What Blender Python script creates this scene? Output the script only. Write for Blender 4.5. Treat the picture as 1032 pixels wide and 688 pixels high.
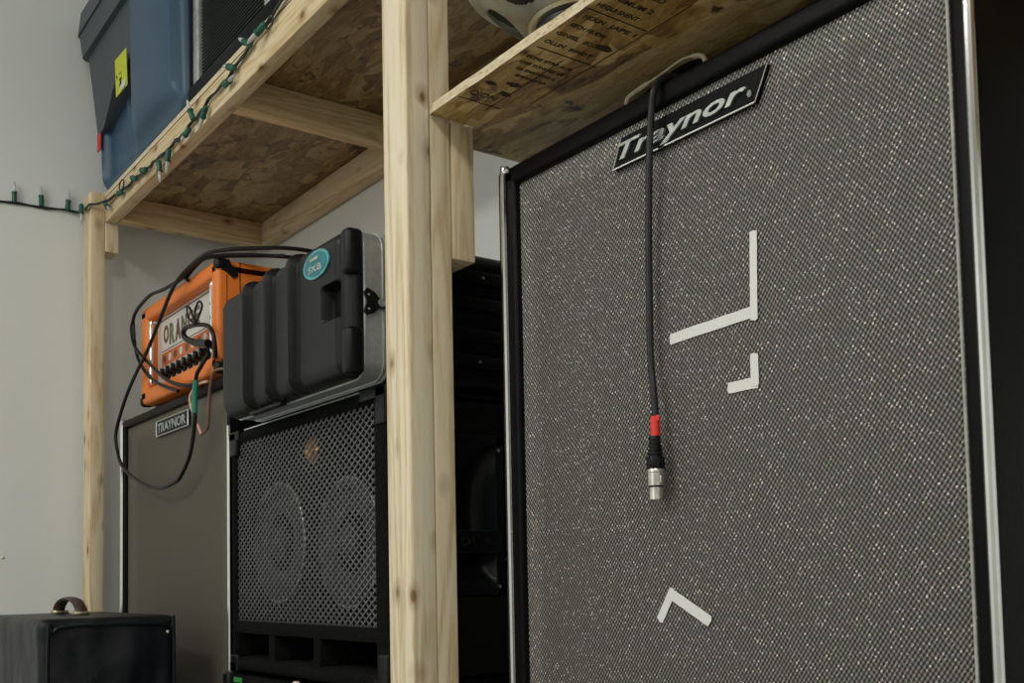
import bpy, bmesh, math, random
from mathutils import Vector, Matrix, noise
for o in list(bpy.data.objects): bpy.data.objects.remove(o, do_unlink=True)
random.seed(4)
S = bpy.context.scene
COL = S.collection
# ---------------------------------------------------------------- camera (x along the row, y into the shelves, z up)
cam = bpy.data.objects.new('camera', bpy.data.cameras.new('camera')); COL.objects.link(cam)
cam.matrix_world = Matrix(((0.591208, 0.0591856, 0.8043445, 0), (0.8062739, -0.0187846, -0.591244, 0), (-0.0198839, 0.9980702, -0.0588254, 0.72), (0, 0, 0, 1)))
cam.data.sensor_width = 36; cam.data.lens = 36*1068/1032; cam.data.shift_y = 176.4/1032
cam.data.clip_start = 0.02
S.camera = cam
# ---------------------------------------------------------------- world, lamps, exposure
w = bpy.data.worlds.new('world'); S.world = w; w.use_nodes = True
w.node_tree.nodes['Background'].inputs[0].default_value = (0.8, 0.9, 1, 1)
w.node_tree.nodes['Background'].inputs[1].default_value = 0.3
def area(name, loc, aim, sx, sy, power, col):
    l = bpy.data.lights.new(name, 'AREA'); l.shape = 'RECTANGLE'; l.size = sx; l.size_y = sy; l.energy = power; l.color = col
    o = bpy.data.objects.new(name, l); COL.objects.link(o); o.location = loc
    o.rotation_euler = (Vector(aim)-Vector(loc)).to_track_quat('-Z', 'Y').to_euler()
    return o
area('ceiling_lamp', (-1.5, -1.5, 2.62), (-1.5, -1.3, 0), 1.3, 0.4, 32, (1, 0.97, 0.91))
area('ceiling_lamp', (0.5, -0.7, 2.62), (0.5, -0.6, 0), 1.3, 0.4, 31, (1, 0.97, 0.91))
area('added_fill_light', (-1.1, -2.5, 1.7), (-1.6, 1.0, 1.2), 1.6, 1.3, 11, (0.93, 0.97, 1))  # unseen soft fill added behind the camera to lift shaded walls; no window there
S.view_settings.view_transform = 'Standard'; S.view_settings.look = 'None'; S.view_settings.gamma = 1
S.view_settings.use_curve_mapping = False
S.view_settings.exposure = 0.0

# ---------------------------------------------------------------- materials
class G:
    def __init__(s, name):
        s.m = bpy.data.materials.new(name); s.m.use_nodes = True; s.t = s.m.node_tree
        s.b = s.t.nodes['Principled BSDF']; s.co = None
    def n(s, typ, **k):
        x = s.t.nodes.new(typ)
        for a, v in k.items():
            if a.startswith('i_'):
                key = a[2:]; key = int(key) if key.isdigit() else key
                s.set(x.inputs[key], v)
            else: setattr(x, a, v)
        return x
    def set(s, sock, v):
        if isinstance(v, bpy.types.NodeSocket): s.t.links.new(v, sock)
        elif isinstance(v, bpy.types.Node): s.t.links.new(v.outputs[0], sock)
        else:
            if sock.type == 'RGBA' and len(v) == 3: v = (*v, 1)
            sock.default_value = v
    def obj(s, sc=(1, 1, 1), rot=(0, 0, 0)):
        t = s.n('ShaderNodeTexCoord')
        mp = s.n('ShaderNodeMapping'); s.t.links.new(t.outputs['Object'], mp.inputs[0])
        mp.inputs['Scale'].default_value = sc; mp.inputs['Rotation'].default_value = rot
        return mp.outputs[0]
    def noise(s, co, scale, detail=4, rough=.55, dist=0):
        return s.n('ShaderNodeTexNoise', i_Vector=co, i_Scale=scale, i_Detail=detail, i_Roughness=rough, i_Distortion=dist).outputs[0]
    def ramp(s, f, stops, interp='LINEAR'):
        r = s.n('ShaderNodeValToRGB', i_Fac=f); e = r.color_ramp.elements; r.color_ramp.interpolation = interp
        while len(e) < len(stops): e.new(.5)
        for q, (p, c) in zip(e, stops):
            q.position = p; q.color = (*c, 1) if not isinstance(c, float) else (c, c, c, 1)
        return r.outputs[0]
    def mix(s, f, a, b, mode='MIX'):
        x = s.n('ShaderNodeMix', data_type='RGBA', blend_type=mode)
        s.set(x.inputs[0], f); s.set(x.inputs[6], a); s.set(x.inputs[7], b)
        return x.outputs[2]
    def math(s, op, a, b=0.0, c=0.0):
        x = s.n('ShaderNodeMath', operation=op); s.set(x.inputs[0], a); s.set(x.inputs[1], b); s.set(x.inputs[2], c)
        return x.outputs[0]
    def bump(s, h, strength=.3, dist=.001):
        x = s.n('ShaderNodeBump', i_Height=h, i_Strength=strength, i_Distance=dist); s.t.links.new(x.outputs[0], s.b.inputs['Normal'])
    def out(s, col=None, rough=None, metal=None, spec=None):
        if col is not None: s.set(s.b.inputs['Base Color'], col)
        if rough is not None: s.set(s.b.inputs['Roughness'], rough)
        if metal is not None: s.set(s.b.inputs['Metallic'], metal)
        if spec is not None: s.set(s.b.inputs['Specular IOR Level'], spec)
        return s.m
def plain(name, col, rough=.5, metal=0., spec=.5, grain=60, amt=.25, bump=.1, bd=.0005):
    g = G(name); co = g.obj(); n = g.noise(co, grain)
    c = g.mix(g.ramp(n, [(.3, 0.), (.7, 1.)]), tuple(x*(1-amt) for x in col), tuple(min(1, x*(1+amt)) for x in col))
    if bump: g.bump(n, bump, bd)
    return g.out(c, rough, metal, spec)
def paint_wall():
    g = G('wall_paint'); co = g.obj()
    a = g.noise(co, 1.1, 3); b = g.noise(co, 160, 3)
    c = g.mix(a, (.77, .81, .78), (.82, .84, .81)); g.bump(b, .12, .001)
    return g.out(c, .55)
def pine(name, axis, tint=(1, 1, 1), seed=0.):
    g = G(name)
    sc = [1, 1, 1]; sc[axis] = .07
    t = g.n('ShaderNodeTexCoord'); mp = g.n('ShaderNodeMapping'); g.t.links.new(t.outputs['Object'], mp.inputs[0])
    mp.inputs['Scale'].default_value = sc; mp.inputs['Location'].default_value = (seed, seed*.7, seed*.3)
    co = mp.outputs[0]
    n1 = g.noise(co, 9, 3, .5, .6)
    rings = g.math('SINE', g.math('MULTIPLY', n1, 75))
    n2 = g.noise(co, 260, 4, .6)
    f = g.math('ADD', g.math('MULTIPLY', rings, .22), g.math('MULTIPLY_ADD', n2, .9, .05))
    T = lambda c: tuple(a*b for a, b in zip(c, tint))
    c = g.ramp(f, [(.15, T((.56, .44, .26))), (.45, T((.73, .635, .44))), (.75, T((.79, .71, .535)))])
    sc2 = [1, 1, 1]; sc2[axis] = .6
    mp2 = g.n('ShaderNodeMapping'); g.t.links.new(t.outputs['Object'], mp2.inputs[0]); mp2.inputs['Scale'].default_value = sc2
    mp2.inputs['Location'].default_value = (seed+3, seed, seed*1.3)
    v = g.n('ShaderNodeTexVoronoi', i_Vector=mp2.outputs[0], i_Scale=25)
    sel = g.math('GREATER_THAN', g.n('ShaderNodeSeparateColor', i_Color=v.outputs['Color']).outputs[0], .45)
    d = g.math('ADD', v.outputs['Distance'], g.math('MULTIPLY', n2, .06))
    k = g.math('MULTIPLY', g.ramp(d, [(.13, 1.), (.20, .45), (.40, 0.)]), sel)
    c = g.mix(k, c, T((.24, .13, .05)))
    g.bump(f, .25, .0006)
    return g.out(c, .62, 0., .3)
def osb(name, tint=1.0):
    g = G(name); co = g.obj()
    wn = g.n('ShaderNodeTexNoise', i_Vector=co, i_Scale=7, i_Detail=2)
    cw = g.n('ShaderNodeVectorMath', operation='MULTIPLY_ADD'); g.set(cw.inputs[0], wn.outputs['Color']); cw.inputs[1].default_value = (.05, .05, .05); g.set(cw.inputs[2], co)
    def layer(rot, sx, sy, sc):
        mp = g.n('ShaderNodeMapping'); g.t.links.new(cw.outputs[0], mp.inputs[0]); mp.inputs['Rotation'].default_value = (0, 0, rot); mp.inputs['Scale'].default_value = (sx, sy, 1)
        v = g.n('ShaderNodeTexVoronoi', i_Vector=mp.outputs[0], i_Scale=sc, i_Randomness=1.)
        gr = g.noise(mp.outputs[0], sc*3.2, 8, .75, .6)
        return v, gr
    v1, g1 = layer(.25, 1, 4.2, 9); v2, g2 = layer(-.35, .9, 4.4, 8); v3, g3 = layer(.9, 1, 4, 10)
    pick = g.ramp(g.noise(co, 11, 2), [(.45, 0.), (.5, 1.)], 'LINEAR')
    pick2 = g.ramp(g.noise(g.obj((1, 1, 1), (0, 0, 1)), 8, 2), [(.55, 0.), (.58, 1.)])
    def val(v, gr):
        r = g.n('ShaderNodeSeparateColor', i_Color=v.outputs['Color']).outputs[0]
        return g.math('ADD', g.math('MULTIPLY', r, .42), g.math('MULTIPLY_ADD', gr, 1.0, -.20))
    a = g.mix(pick, val(v1, g1), val(v2, g2)); a = g.mix(pick2, a, val(v3, g3))
    t = tint
    c = g.ramp(a, [(.20, (.06*t, .028*t, .008*t)), (.33, (.25*t, .145*t, .04*t)), (.52, (.42*t, .275*t, .085*t)), (.78, (.66*t, .50*t, .23*t))])
    edge = g.ramp(g.noise(cw.outputs[0], 14, 5, .7), [(.33, 1.), (.39, 0.)])
    c = g.mix(edge, c, (.06*t, .028*t, .01*t))
    g.bump(a, .5, .002)
    return g.out(c, .42, 0., .45)
def osb_edge():
    g = G('osb_edge'); co = g.obj((1, 1, 4)); n = g.noise(co, 90, 5, .7); n2 = g.noise(co, 30, 3)
    c = g.ramp(g.math('ADD', g.math('MULTIPLY', n, .7), g.math('MULTIPLY', n2, .3)), [(.33, (.16, .09, .035)), (.43, (.72, .58, .36)), (.62, (.86, .77, .56))])
    g.bump(n, 1., .003); return g.out(c, .7)
def cloth(name, dark, light, glint, pu, pz, rect=None, tintn=0.):
    """woven speaker cloth: staggered light threads over dark holes, x and z object axes"""
    g = G(name)
    t = g.n('ShaderNodeTexCoord'); s = g.n('ShaderNodeSeparateXYZ', i_Vector=t.outputs['Object'])
    X, Z = s.outputs[0], s.outputs[2]
    wob = g.noise(t.outputs['Object'], 30, 2)
    p = g.math('ADD', g.math('DIVIDE', X, pu), g.math('MULTIPLY', wob, .5)); q = g.math('ADD', g.math('DIVIDE', Z, pz), g.math('MULTIPLY', p, -.12))
    a = g.math('COSINE', g.math('MULTIPLY', p, 2*math.pi)); b = g.math('COSINE', g.math('MULTIPLY', q, 2*math.pi))
    h = g.math('MULTIPLY', a, b)
    a2 = g.math('COSINE', g.math('MULTIPLY', g.math('SUBTRACT', p, q), 2*math.pi))
    h2 = g.math('ADD', g.math('MULTIPLY', h, .78), g.math('MULTIPLY', a2, .22))
    f = g.ramp(g.math('MULTIPLY_ADD', h2, .5, .5), [(.30, 0.), (.85, 1.)])
    comb = g.n('ShaderNodeCombineXYZ', i_0=g.math('FLOOR', g.math('MULTIPLY', p, 2.9)), i_1=g.math('FLOOR', g.math('MULTIPLY', q, 4.3)))
    wn = g.n('ShaderNodeTexWhiteNoise', noise_dimensions='2D', i_Vector=comb.outputs[0])
    lc = g.mix(g.ramp(wn.outputs[0], [(.90, 0.), (.97, 1.)]), light, glint)
    if tintn:
        hue = g.mix(tintn, (1, 1, 1), wn.outputs['Color']); lc = g.mix(1., lc, hue, 'MULTIPLY')
        lc = g.mix(1., lc, (1+tintn*.6,)*3, 'MULTIPLY')
    c = g.mix(f, dark, lc)
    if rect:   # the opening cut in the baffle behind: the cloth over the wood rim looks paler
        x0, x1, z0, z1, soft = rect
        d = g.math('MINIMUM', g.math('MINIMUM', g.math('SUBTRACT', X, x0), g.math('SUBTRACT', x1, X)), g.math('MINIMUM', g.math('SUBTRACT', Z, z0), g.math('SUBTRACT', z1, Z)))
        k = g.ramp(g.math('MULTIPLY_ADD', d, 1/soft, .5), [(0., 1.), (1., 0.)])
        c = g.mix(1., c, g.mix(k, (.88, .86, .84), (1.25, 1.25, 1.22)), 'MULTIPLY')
    g.bump(h2, .5, .001)
    return g.out(c, .5, 0., .5)
M = {}
M['wall'] = paint_wall()
M['ceiling'] = plain('ceiling_paint', (.85, .85, .83), .8)
M['floor'] = plain('grey_concrete', (.34, .32, .30), .7, grain=12)
for i, k in enumerate('xyz'):
    M['pine_'+k] = pine('pine_'+k, i, ((.93, .86, .74), (.90, .78, .62), (1, 1, 1))[i])  # rail and joist tints carry under-shelf shade and warm board bounce in the colour
M['pine_z2'] = pine('pine_upright_second', 2, (1.0, .97, .93), 2.3); M['pine_z3'] = pine('pine_upright_third', 2, (.96, .90, .82), 5.1)
M['osb'] = osb('strand_board', .58); M['osb2'] = osb('strand_board_pale', 1.2); M['osb_edge'] = osb_edge()
M['ink'] = plain('stamp_ink', (.035, .022, .010), .7, bump=0)
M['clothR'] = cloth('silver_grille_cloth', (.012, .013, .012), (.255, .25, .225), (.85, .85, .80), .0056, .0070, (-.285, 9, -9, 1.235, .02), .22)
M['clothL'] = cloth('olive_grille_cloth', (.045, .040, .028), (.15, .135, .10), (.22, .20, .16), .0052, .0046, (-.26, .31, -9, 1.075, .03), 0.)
M['tolex'] = plain('black_vinyl', (.003, .003, .0035), .40, 0., .10, 500, .3, .5, .0006)
M['black'] = plain('black_plastic', (.005, .006, .007), .38, 0., .25, 400, .2, .35, .0005)
M['shell'] = plain('textured_black_shell', (.0042, .0048, .0055), .31, 0., .22, 620, .25, .6, .0006)
M['carpet'] = plain('black_carpet', (.006, .006, .006), .95, 0., .1, 300, .6, 1., .004)
M['dark'] = plain('dark_interior', (.004, .004, .004), .9, 0., .1)
M['chrome'] = plain('chrome', (.80, .80, .80), .14, 1., .5, 40, .05, .02)
M['alu'] = plain('brushed_aluminium', (.56, .60, .60), .36, .65, .5, 90, .1, .1)
M['steel'] = plain('zinc_plated_steel', (.66, .69, .62), .30, .85, .5, 18, .2, .1)
M['nickel'] = plain('satin_nickel', (.62, .60, .55), .3, 1.)
M['white_pipe'] = plain('pale_piping', (.42, .42, .38), .5)
M['mesh'] = plain('painted_grille_mesh', (.13, .135, .135), .35, .3, .6)
M['cone'] = plain('paper_cone', (.045, .045, .045), .6, grain=200)
M['orange'] = plain('orange_vinyl', (.80, .20, .022), .42, 0., .45, 350, .12, .4, .0006)
M['panel'] = plain('white_control_panel', (.62, .61, .56), .3, grain=30, amt=.05)
M['brown'] = plain('brown_print', (.14, .05, .025), .5)
M['olive'] = plain('olive_print', (.12, .12, .06), .5)
M['orange_print'] = plain('orange_print', (.55, .13, .03), .5, amt=.1)
M['leather'] = plain('brown_leather', (.045, .026, .018), .5, grain=120)
M['brass'] = plain('pale_brass', (.8, .72, .5), .25, 1.)
M['tape'] = plain('white_tape', (.72, .73, .70), .65, grain=200, amt=.05, bump=.2)
M['red'] = plain('red_tape', (.75, .03, .025), .4, amt=.1)
M['rubber'] = plain('cable_rubber', (.005, .005, .006), .42, 0., .3)
M['greyrubber'] = plain('grey_cable_rubber', (.018, .018, .022), .42, 0., .3)
M['greentape'] = plain('green_tape', (.005, .20, .13), .4, amt=.1)
M['pink'] = plain('pink_wire', (.66, .36, .28), .45)
M['brownwire'] = plain('brown_wire', (.16, .07, .045), .5)
M['wiregreen'] = plain('dark_green_wire', (.006, .016, .012), .5)
M['socket'] = plain('green_socket', (.008, .095, .062), .42)
M['tote'] = plain('blue_plastic', (.030, .078, .135), .42, 0., .5, 25, .08, .05)
M['lid'] = plain('grey_plastic_lid', (.050, .065, .078), .45, 0., .5, 25, .08, .05)
M['yellow'] = plain('yellow_paper', (.55, .62, .02), .5, amt=.06)
M['redlabel'] = plain('red_label', (.60, .05, .03), .5)
M['paper'] = plain('white_paper', (.7, .72, .68), .6, amt=.05)
M['teal'] = plain('teal_enamel', (.015, .19, .22), .35, .2)
M['tealring'] = plain('pale_teal_rim', (.12, .42, .44), .3, .5)
g = G('creased_cover'); co = g.obj(); cn = g.noise(co, 8, 2, .4, .3); g.bump(g.math('ADD', cn, g.math('MULTIPLY', g.noise(co, 260), .03)), .8, .022)
M['vinylcover2'] = g.out((.004, .0055, .008), .42, 0., .35)
M['vinylcover'] = plain('black_vinyl_cover', (.004, .0055, .008), .36, 0., .3, 300, .3, .3, .0006)
M['cream'] = plain('cream_strap', (.66, .58, .43), .5)
M['copper'] = plain('copper_tweeter', (.65, .28, .08), .3, .6)
M['silverp'] = plain('silver_trim', (.50, .53, .50), .35, .7)
M['lens_g'] = plain('green_label', (.05, .30, .07), .4)
gl = G('clear_glass'); gl.b.inputs['Transmission Weight'].default_value = .6; M['glass'] = gl.out((.85, .87, .84), .08, 0.)

# ---------------------------------------------------------------- geometry helpers
def new(): return bmesh.new()
def bx(bm, a, b, bev=0., seg=2):
    x0, y0, z0 = a; x1, y1, z1 = b
    r = bmesh.ops.create_cube(bm, size=1)
    vs = r['verts']
    for v in vs: v.co = Vector(((x0+x1)/2+v.co.x*(x1-x0), (y0+y1)/2+v.co.y*(y1-y0), (z0+z1)/2+v.co.z*(z1-z0)))
    if bev:
        es = list({e for v in vs for e in v.link_edges})
        bmesh.ops.bevel(bm, geom=es, offset=bev, segments=seg, profile=.5, affect='EDGES')
    return bm
def box(a, b, bev=0., seg=2): return bx(new(), a, b, bev, seg)
def tube(bm, pts, r, n=8, closed=False, caps=True, smooth=True):
    P = [Vector(p) for p in pts]
    if smooth and len(P) > 2:
        Q = []; m = len(P)
        rng = range(m if closed else m-1)
        for i in rng:
            if closed: p0, p1, p2, p3 = P[i-1], P[i], P[(i+1) % m], P[(i+2) % m]
            else: p0, p1, p2, p3 = P[max(i-1, 0)], P[i], P[i+1], P[min(i+2, m-1)]
            for k in range(5):
                t = k/5; Q.append(.5*((2*p1)+(p2-p0)*t+(2*p0-5*p1+4*p2-p3)*t*t+(3*p1-p0-3*p2+p3)*t**3))
        if not closed: Q.append(P[-1])
        P = Q
    m = len(P); R = r if callable(r) else (lambda t: r)
    rings = []; ref = None
    for i in range(m):
        if closed: d = P[(i+1) % m]-P[i-1]
        else: d = P[min(i+1, m-1)]-P[max(i-1, 0)]
        if d.length < 1e-9: d = Vector((0, 0, 1))
        d.normalize()
        if ref is None: ref = d.orthogonal().normalized()
        ref = (ref-d*ref.dot(d)).normalized(); s = d.cross(ref)
        rr = R(i/max(1, m-1))
        rings.append([bm.verts.new(P[i]+(ref*math.cos(a)+s*math.sin(a))*rr) for a in [2*math.pi*j/n for j in range(n)]])
    for i in range(m if closed else m-1):
        A, B = rings[i], rings[(i+1) % m]
        for j in range(n): bm.faces.new((A[j], A[(j+1) % n], B[(j+1) % n], B[j]))
    if caps and not closed: bm.faces.new(rings[0][::-1]); bm.faces.new(rings[-1])
    return bm
def lathe(bm, prof, o, ax, n=24):
    """prof: (radius, height) pairs revolved about axis ax through o"""
    ax = Vector(ax).normalized(); e = ax.orthogonal().normalized(); f = ax.cross(e); o = Vector(o)
    rings = []
    for r, h in prof:
        rings.append([bm.verts.new(o+ax*h+(e*math.cos(2*math.pi*j/n)+f*math.sin(2*math.pi*j/n))*max(r, 1e-5)) for j in range(n)])
    for A, B in zip(rings, rings[1:]):
        for j in range(n): bm.faces.new((A[j], A[(j+1) % n], B[(j+1) % n], B[j]))
    if prof[0][0] > 1e-4: bm.faces.new(rings[0][::-1])
    if prof[-1][0] > 1e-4: bm.faces.new(rings[-1])
    return bm
def prism(bm, poly, d):
    d = Vector(d); a = [bm.verts.new(Vector(p)) for p in poly]; b = [bm.verts.new(Vector(p)+d) for p in poly]; n = len(a)
    bm.faces.new(a); bm.faces.new(b[::-1])
    for i in range(n): bm.faces.new((a[i], b[i], b[(i+1) % n], a[(i+1) % n]))
    return bm
ORG = {}
def link(name, bm, mat, parent=None, label=None, smooth=35):
    me = bpy.data.meshes.new(name)
    bmesh.ops.recalc_face_normals(bm, faces=bm.faces[:])
    org = ORG.get(parent.name, Vector()) if parent else Vector()
    for v in bm.verts: v.co -= org
    bm.to_mesh(me); bm.free()
    for m in (mat if isinstance(mat, (list, tuple)) else [mat]): me.materials.append(M[m])
    if smooth:
        for p in me.polygons: p.use_smooth = True
        try: me.set_sharp_from_angle(angle=math.radians(smooth))
        except Exception: pass
    o = bpy.data.objects.new(name, me); COL.objects.link(o); ORG[o.name] = org.copy()
    if parent: o.parent = parent
    if label: o['label'] = label
    return o
def tag(o, label, cat, group=None):
    o['label'] = label; o['category'] = cat
    if group: o['group'] = group
    return o
def thing(name, loc, label, cat, group=None):
    o = bpy.data.objects.new(name, None); COL.objects.link(o); o.location = loc; o.empty_display_size = .05
    ORG[o.name] = Vector(loc); return tag(o, label, cat, group)
def struct(name, bm, mat):
    o = link(name, bm, mat); o['kind'] = 'structure'; return o
def single(name, bm, mat, label, cat, group=None):
    """a thing that is one mesh: origin moved to its base"""
    xs = [v.co.copy() for v in bm.verts]; z = min(c.z for c in xs)
    c = Vector((sum(c.x for c in xs)/len(xs), sum(c.y for c in xs)/len(xs), z))
    for v in bm.verts: v.co -= c
    o = link(name, bm, mat); o.location = c; ORG[o.name] = c
    return tag(o, label, cat, group)
def text(name, s, o, xdir, ydir, size, mat, parent, width=None, depth=.001, off=0., shear=0., label=None, align='LEFT', spacing=1.):
    cu = bpy.data.curves.new(name, 'FONT'); cu.body = s; cu.size = 1; cu.extrude = .5; cu.offset = off; cu.shear = shear; cu.align_x = align; cu.resolution_u = 3
    cu.space_character = spacing
    t = bpy.data.objects.new('tmp', cu); COL.objects.link(t)
    dg = bpy.context.evaluated_depsgraph_get(); me = bpy.data.meshes.new_from_object(t.evaluated_get(dg))
    bpy.data.objects.remove(t, do_unlink=True)
    xs = [v.co.x for v in me.vertices]; wd = max(xs)-min(xs)
    sx = size if width is None else width/wd
    X = Vector(xdir).normalized(); Y = Vector(ydir); Y = Y.normalized(); N = X.cross(Y).normalized(); x0 = min(xs) if align == 'LEFT' else 0
    bm = new(); bm.from_mesh(me)
    for v in bm.verts: v.co = Vector(o)+X*((v.co.x-x0)*sx)+Y*(v.co.y*size)+N*(v.co.z*depth)
    return link(name, bm, mat, parent, label, smooth=0)

# ================================================================ SETTING
WL, WB, WR, WF, CH = -2.88, 1.21, 2.2, -2.6, 2.7
struct('floor', box((WL, WF, -.1), (WR, WB, 0)), 'floor')
struct('ceiling', box((WL, WF, CH), (WR, WB, CH+.1)), 'ceiling')
struct('wall_left', box((WL-.1, WF, 0), (WL, WB, CH)), 'wall')
struct('wall_back', box((WL-.1, WB, 0), (WR+.1, WB+.1, CH)), 'wall')
struct('wall_right', box((WR, WF, 0), (WR+.1, WB, CH)), 'wall')
struct('wall_front', box((WL-.1, WF-.1, 0), (WR+.1, WF, CH)), 'wall')

# ================================================================ SHELVING
sh = thing('wooden_shelf', (-1.235, .77, 0), 'raw pine and strand-board shelving unit holding the tote and the amplifiers', 'shelf')
# left end
link('post', box((-2.8423, .7205, 0), (-2.7765, .7565, 1.735), .003), 'pine_z3', sh)
link('support_block', box((-2.8423, .757, 1.583), (-2.7765, .7905, 1.659), .002), 'pine_z2', sh)
# main post: a front stud, a second stud behind it and a short block behind that
link('post', box((-1.266, .7195, 0), (-1.2024, .7575, 2.3), .0035, 3), 'pine_z', sh)
link('post', box((-1.266, .7585, 0), (-1.2035, .7915, 2.3), .003, 3), 'pine_z2', sh)
link('support_block', box((-1.266, .7925, 1.1625), (-1.2030, .8305, 1.3565), .003), 'pine_z3', sh)
# top frame
link('rail', box((-2.7760, .757, 1.660), (-1.2665, .7870, 1.7245), .0025), 'pine_x', sh)
link('rail', box((-1.2015, .757, 1.660), (.60, .7870, 1.7245), .0025), 'pine_x', sh)
link('rail', box((-2.7760, 1.168, 1.660), (.60, 1.204, 1.7245), .0025), 'pine_x', sh)
for x in (-2.7760, -1.99, -1.232, -.42, .56):
    link('joist', box((x, .7875, 1.660), (x+.037, 1.1675, 1.7240), .002), 'pine_y', sh)
b = box((-2.842, .7565, 1.7250), (.62, 1.206, 1.7365)); o = link('shelf_board', b, ['osb', 'osb_edge'], sh)
for p in o.data.polygons:
    if abs(p.normal.z) < .5: p.material_index = 1
# lower board over the big cabinet: notched round the post
bm = new()
poly = [(-1.2010, .7565), (.30, .7565), (.30, 1.2), (-1.268, 1.2), (-1.268, .8310), (-1.2010, .8310)]
# roughly sawn front edge
fr = []
N = 90
for i in range(1, N):
    fr.append((-1.201+1.501*i/N, .7565+random.uniform(-.0009, .0009)))
poly = [poly[0]]+fr+poly[1:]
prism(bm, [(x, y, 1.3570) for x, y in poly], (0, 0, .0125))
o = link('shelf_board', bm, ['osb2', 'osb_edge'], sh, smooth=0); lowboard = o
for p in o.data.polygons:
    if abs(p.normal.z) < .5: p.material_index = 1
def stamp(s, x, y, size, width=None, off=0.0, sp=1.0):
    text('stamped_text', s, (x, y, 1.3566), (0, 1, 0), (1, 0, 0), size, 'ink', lowboard, width, .0004, off+.018, 0, None, 'LEFT', sp)
stamp('QION', -1.118, .764, .017, .041, 0)
rows = [(-1.046, .786, .0085, .048, 'GHEGORD EXP'), (-1.030, .776, .0085, .060, 'OS EHATHING 2'), (-1.014, .770, .0085, .075, 'OSR SONNEZ DE S'), (-.998, .768, .0085, .070, 'ECHE ETRE ACE')]
for x, y, h, wd, s in rows: stamp(s, x, y, h, wd)
for x, y, h, wd, s in [(-.958, .764, .011, .030, 'OLLIN'), (-.958, .802, .010, .034, 'BIHOT'), (-.935, .764, .010, .034, 'GINIEL'), (-.935, .806, .010, .030, 'ECONS'), (-.912, .766, .010, .052, 'SECH NUOH'), (-.890, .768, .011, .030, 'NOUN'), (-.890, .806, .011, .040, 'JAPE 1')]:
    stamp(s, x, y, h, wd)
for x, y, h, wd, s in [(-.862, .764, .011, .060, 'HEQUI SHENT'), (-.842, .768, .012, .060, 'INIMUM 2'), (-.818, .764, .012, .060, 'RINATED'), (-.79, .77, .016, .050, 'LEVA')]: stamp(s, x, y, h, wd)
bm = new()
for x, y0, y1 in [(-1.134, .760, .826), (-.972, .765, .858), (-.872, .760, .850)]: bx(bm, (x, y0, 1.3563), (x+.0014, y1, 1.3568))
for y, x0, x1 in [(.812, -1.15, -.98), (.852, -1.1, -.80)]: bx(bm, (x0, y, 1.3563), (x1, y+.0012, 1.3568))
link('stamped_line', bm, 'ink', lowboard)
for x, y, r in [(-1.094, .806, .008), (-1.079, .775, .006), (-1.066, .800, .007), (-.93, .835, .008)]:
    link('stamped_seal', prism(new(), [(x+r*math.cos(a)*random.uniform(.5, 1), y+r*math.sin(a)*random.uniform(.9, 1.7), 1.3563) for a in [k*math.pi/7 for k in range(14)]], (0, 0, .0005)), 'ink', lowboard, smooth=0)
bm = new(); lathe(bm, [(0, 0), (.0035, 0), (.0035, .0015), (0, .002)], (-2.8067, .7205, 1.697), (0, -1, 0), 10)
link('yellow_tack', bm, 'yellow', sh, 'small yellow tack')

# ================================================================ speaker cabinets with cloth fronts
def cloth_cab(u0, u1, v0, v1, z0, z1, bl, br, bt, clothm, label, piping):
    t = thing('speaker_cabinet', ((u0+u1)/2, (v0+v1)/2, z0), label, 'speaker')
    bm = new(); bt2 = bt
    # hollow shell, front edges rounded
    bx(bm, (u0, v0, z1-bt), (u1, v1, z1), .006, 3); bx(bm, (u0, v0, z0), (u1, v1, z0+.03), .006, 3)
    bx(bm, (u0, v0, z0+.001), (u0+bl, v1, z1-.001), .006, 3); bx(bm, (u1-br, v0, z0+.001), (u1, v1, z1-.001), .006, 3)
    bx(bm, (u0+.01, v1-.02, z0+.01), (u1-.01, v1-.005, z1-.01))
    link('cabinet_body', bm, 'tolex', t)
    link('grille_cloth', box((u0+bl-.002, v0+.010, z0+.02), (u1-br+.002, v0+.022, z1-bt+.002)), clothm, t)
    return t
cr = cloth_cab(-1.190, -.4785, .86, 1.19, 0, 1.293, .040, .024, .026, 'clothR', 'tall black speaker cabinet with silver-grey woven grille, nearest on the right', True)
bm = new()
tube(bm, [(-1.163, .861, 1.291), (-1.169, .8595, 1.287), (-1.172, .858, 1.278), (-1.172, .858, 1.1), (-1.172, .858, .6), (-1.172, .858, .02)], .0052, 10); link('chrome_strip', bm, 'chrome', cr, 'chrome strip')
bm = new()
tube(bm, [(-.490, .861, 1.291), (-.484, .8595, 1.287), (-.4815, .858, 1.278), (-.4815, .858, 1.1), (-.4815, .858, .6), (-.4815, .858, .02)], .0048, 10); link('chrome_strip', bm, 'chrome', cr, 'chrome strip')
bm = new(); tube(bm, [(-.5045, .864, 1.268), (-.5045, .864, .03)], .0015, 6, smooth=False); link('piping', bm, 'white_pipe', cr, 'pale piping along the grille edge')
bm = new(); tube(bm, [(-.995, .93, 1.29), (-.980, .93, 1.322), (-.946, .93, 1.333), (-.90, .93, 1.340), (-.865, .93, 1.338), (-.846, .93, 1.325), (-.835, .93, 1.29)], .004, 8)
for v in bm.verts: v.co.y = .93+(v.co.y-.93)*2.2
hnd = link('handle', bm, 'tolex', cr)
bm = new(); tube(bm, [(-.985, .921, 1.330), (-.9783, .920, 1.3375), (-.946, .920, 1.3415), (-.914, .920, 1.3445), (-.886, .920, 1.3475), (-.868, .920, 1.3450), (-.851, .920, 1.3385), (-.846, .921, 1.330)], lambda t: .0030 if t < .3 or t > .72 else .0014, 6); link('handle_edge', bm, 'cream', hnd, 'cream strap edge')
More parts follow.
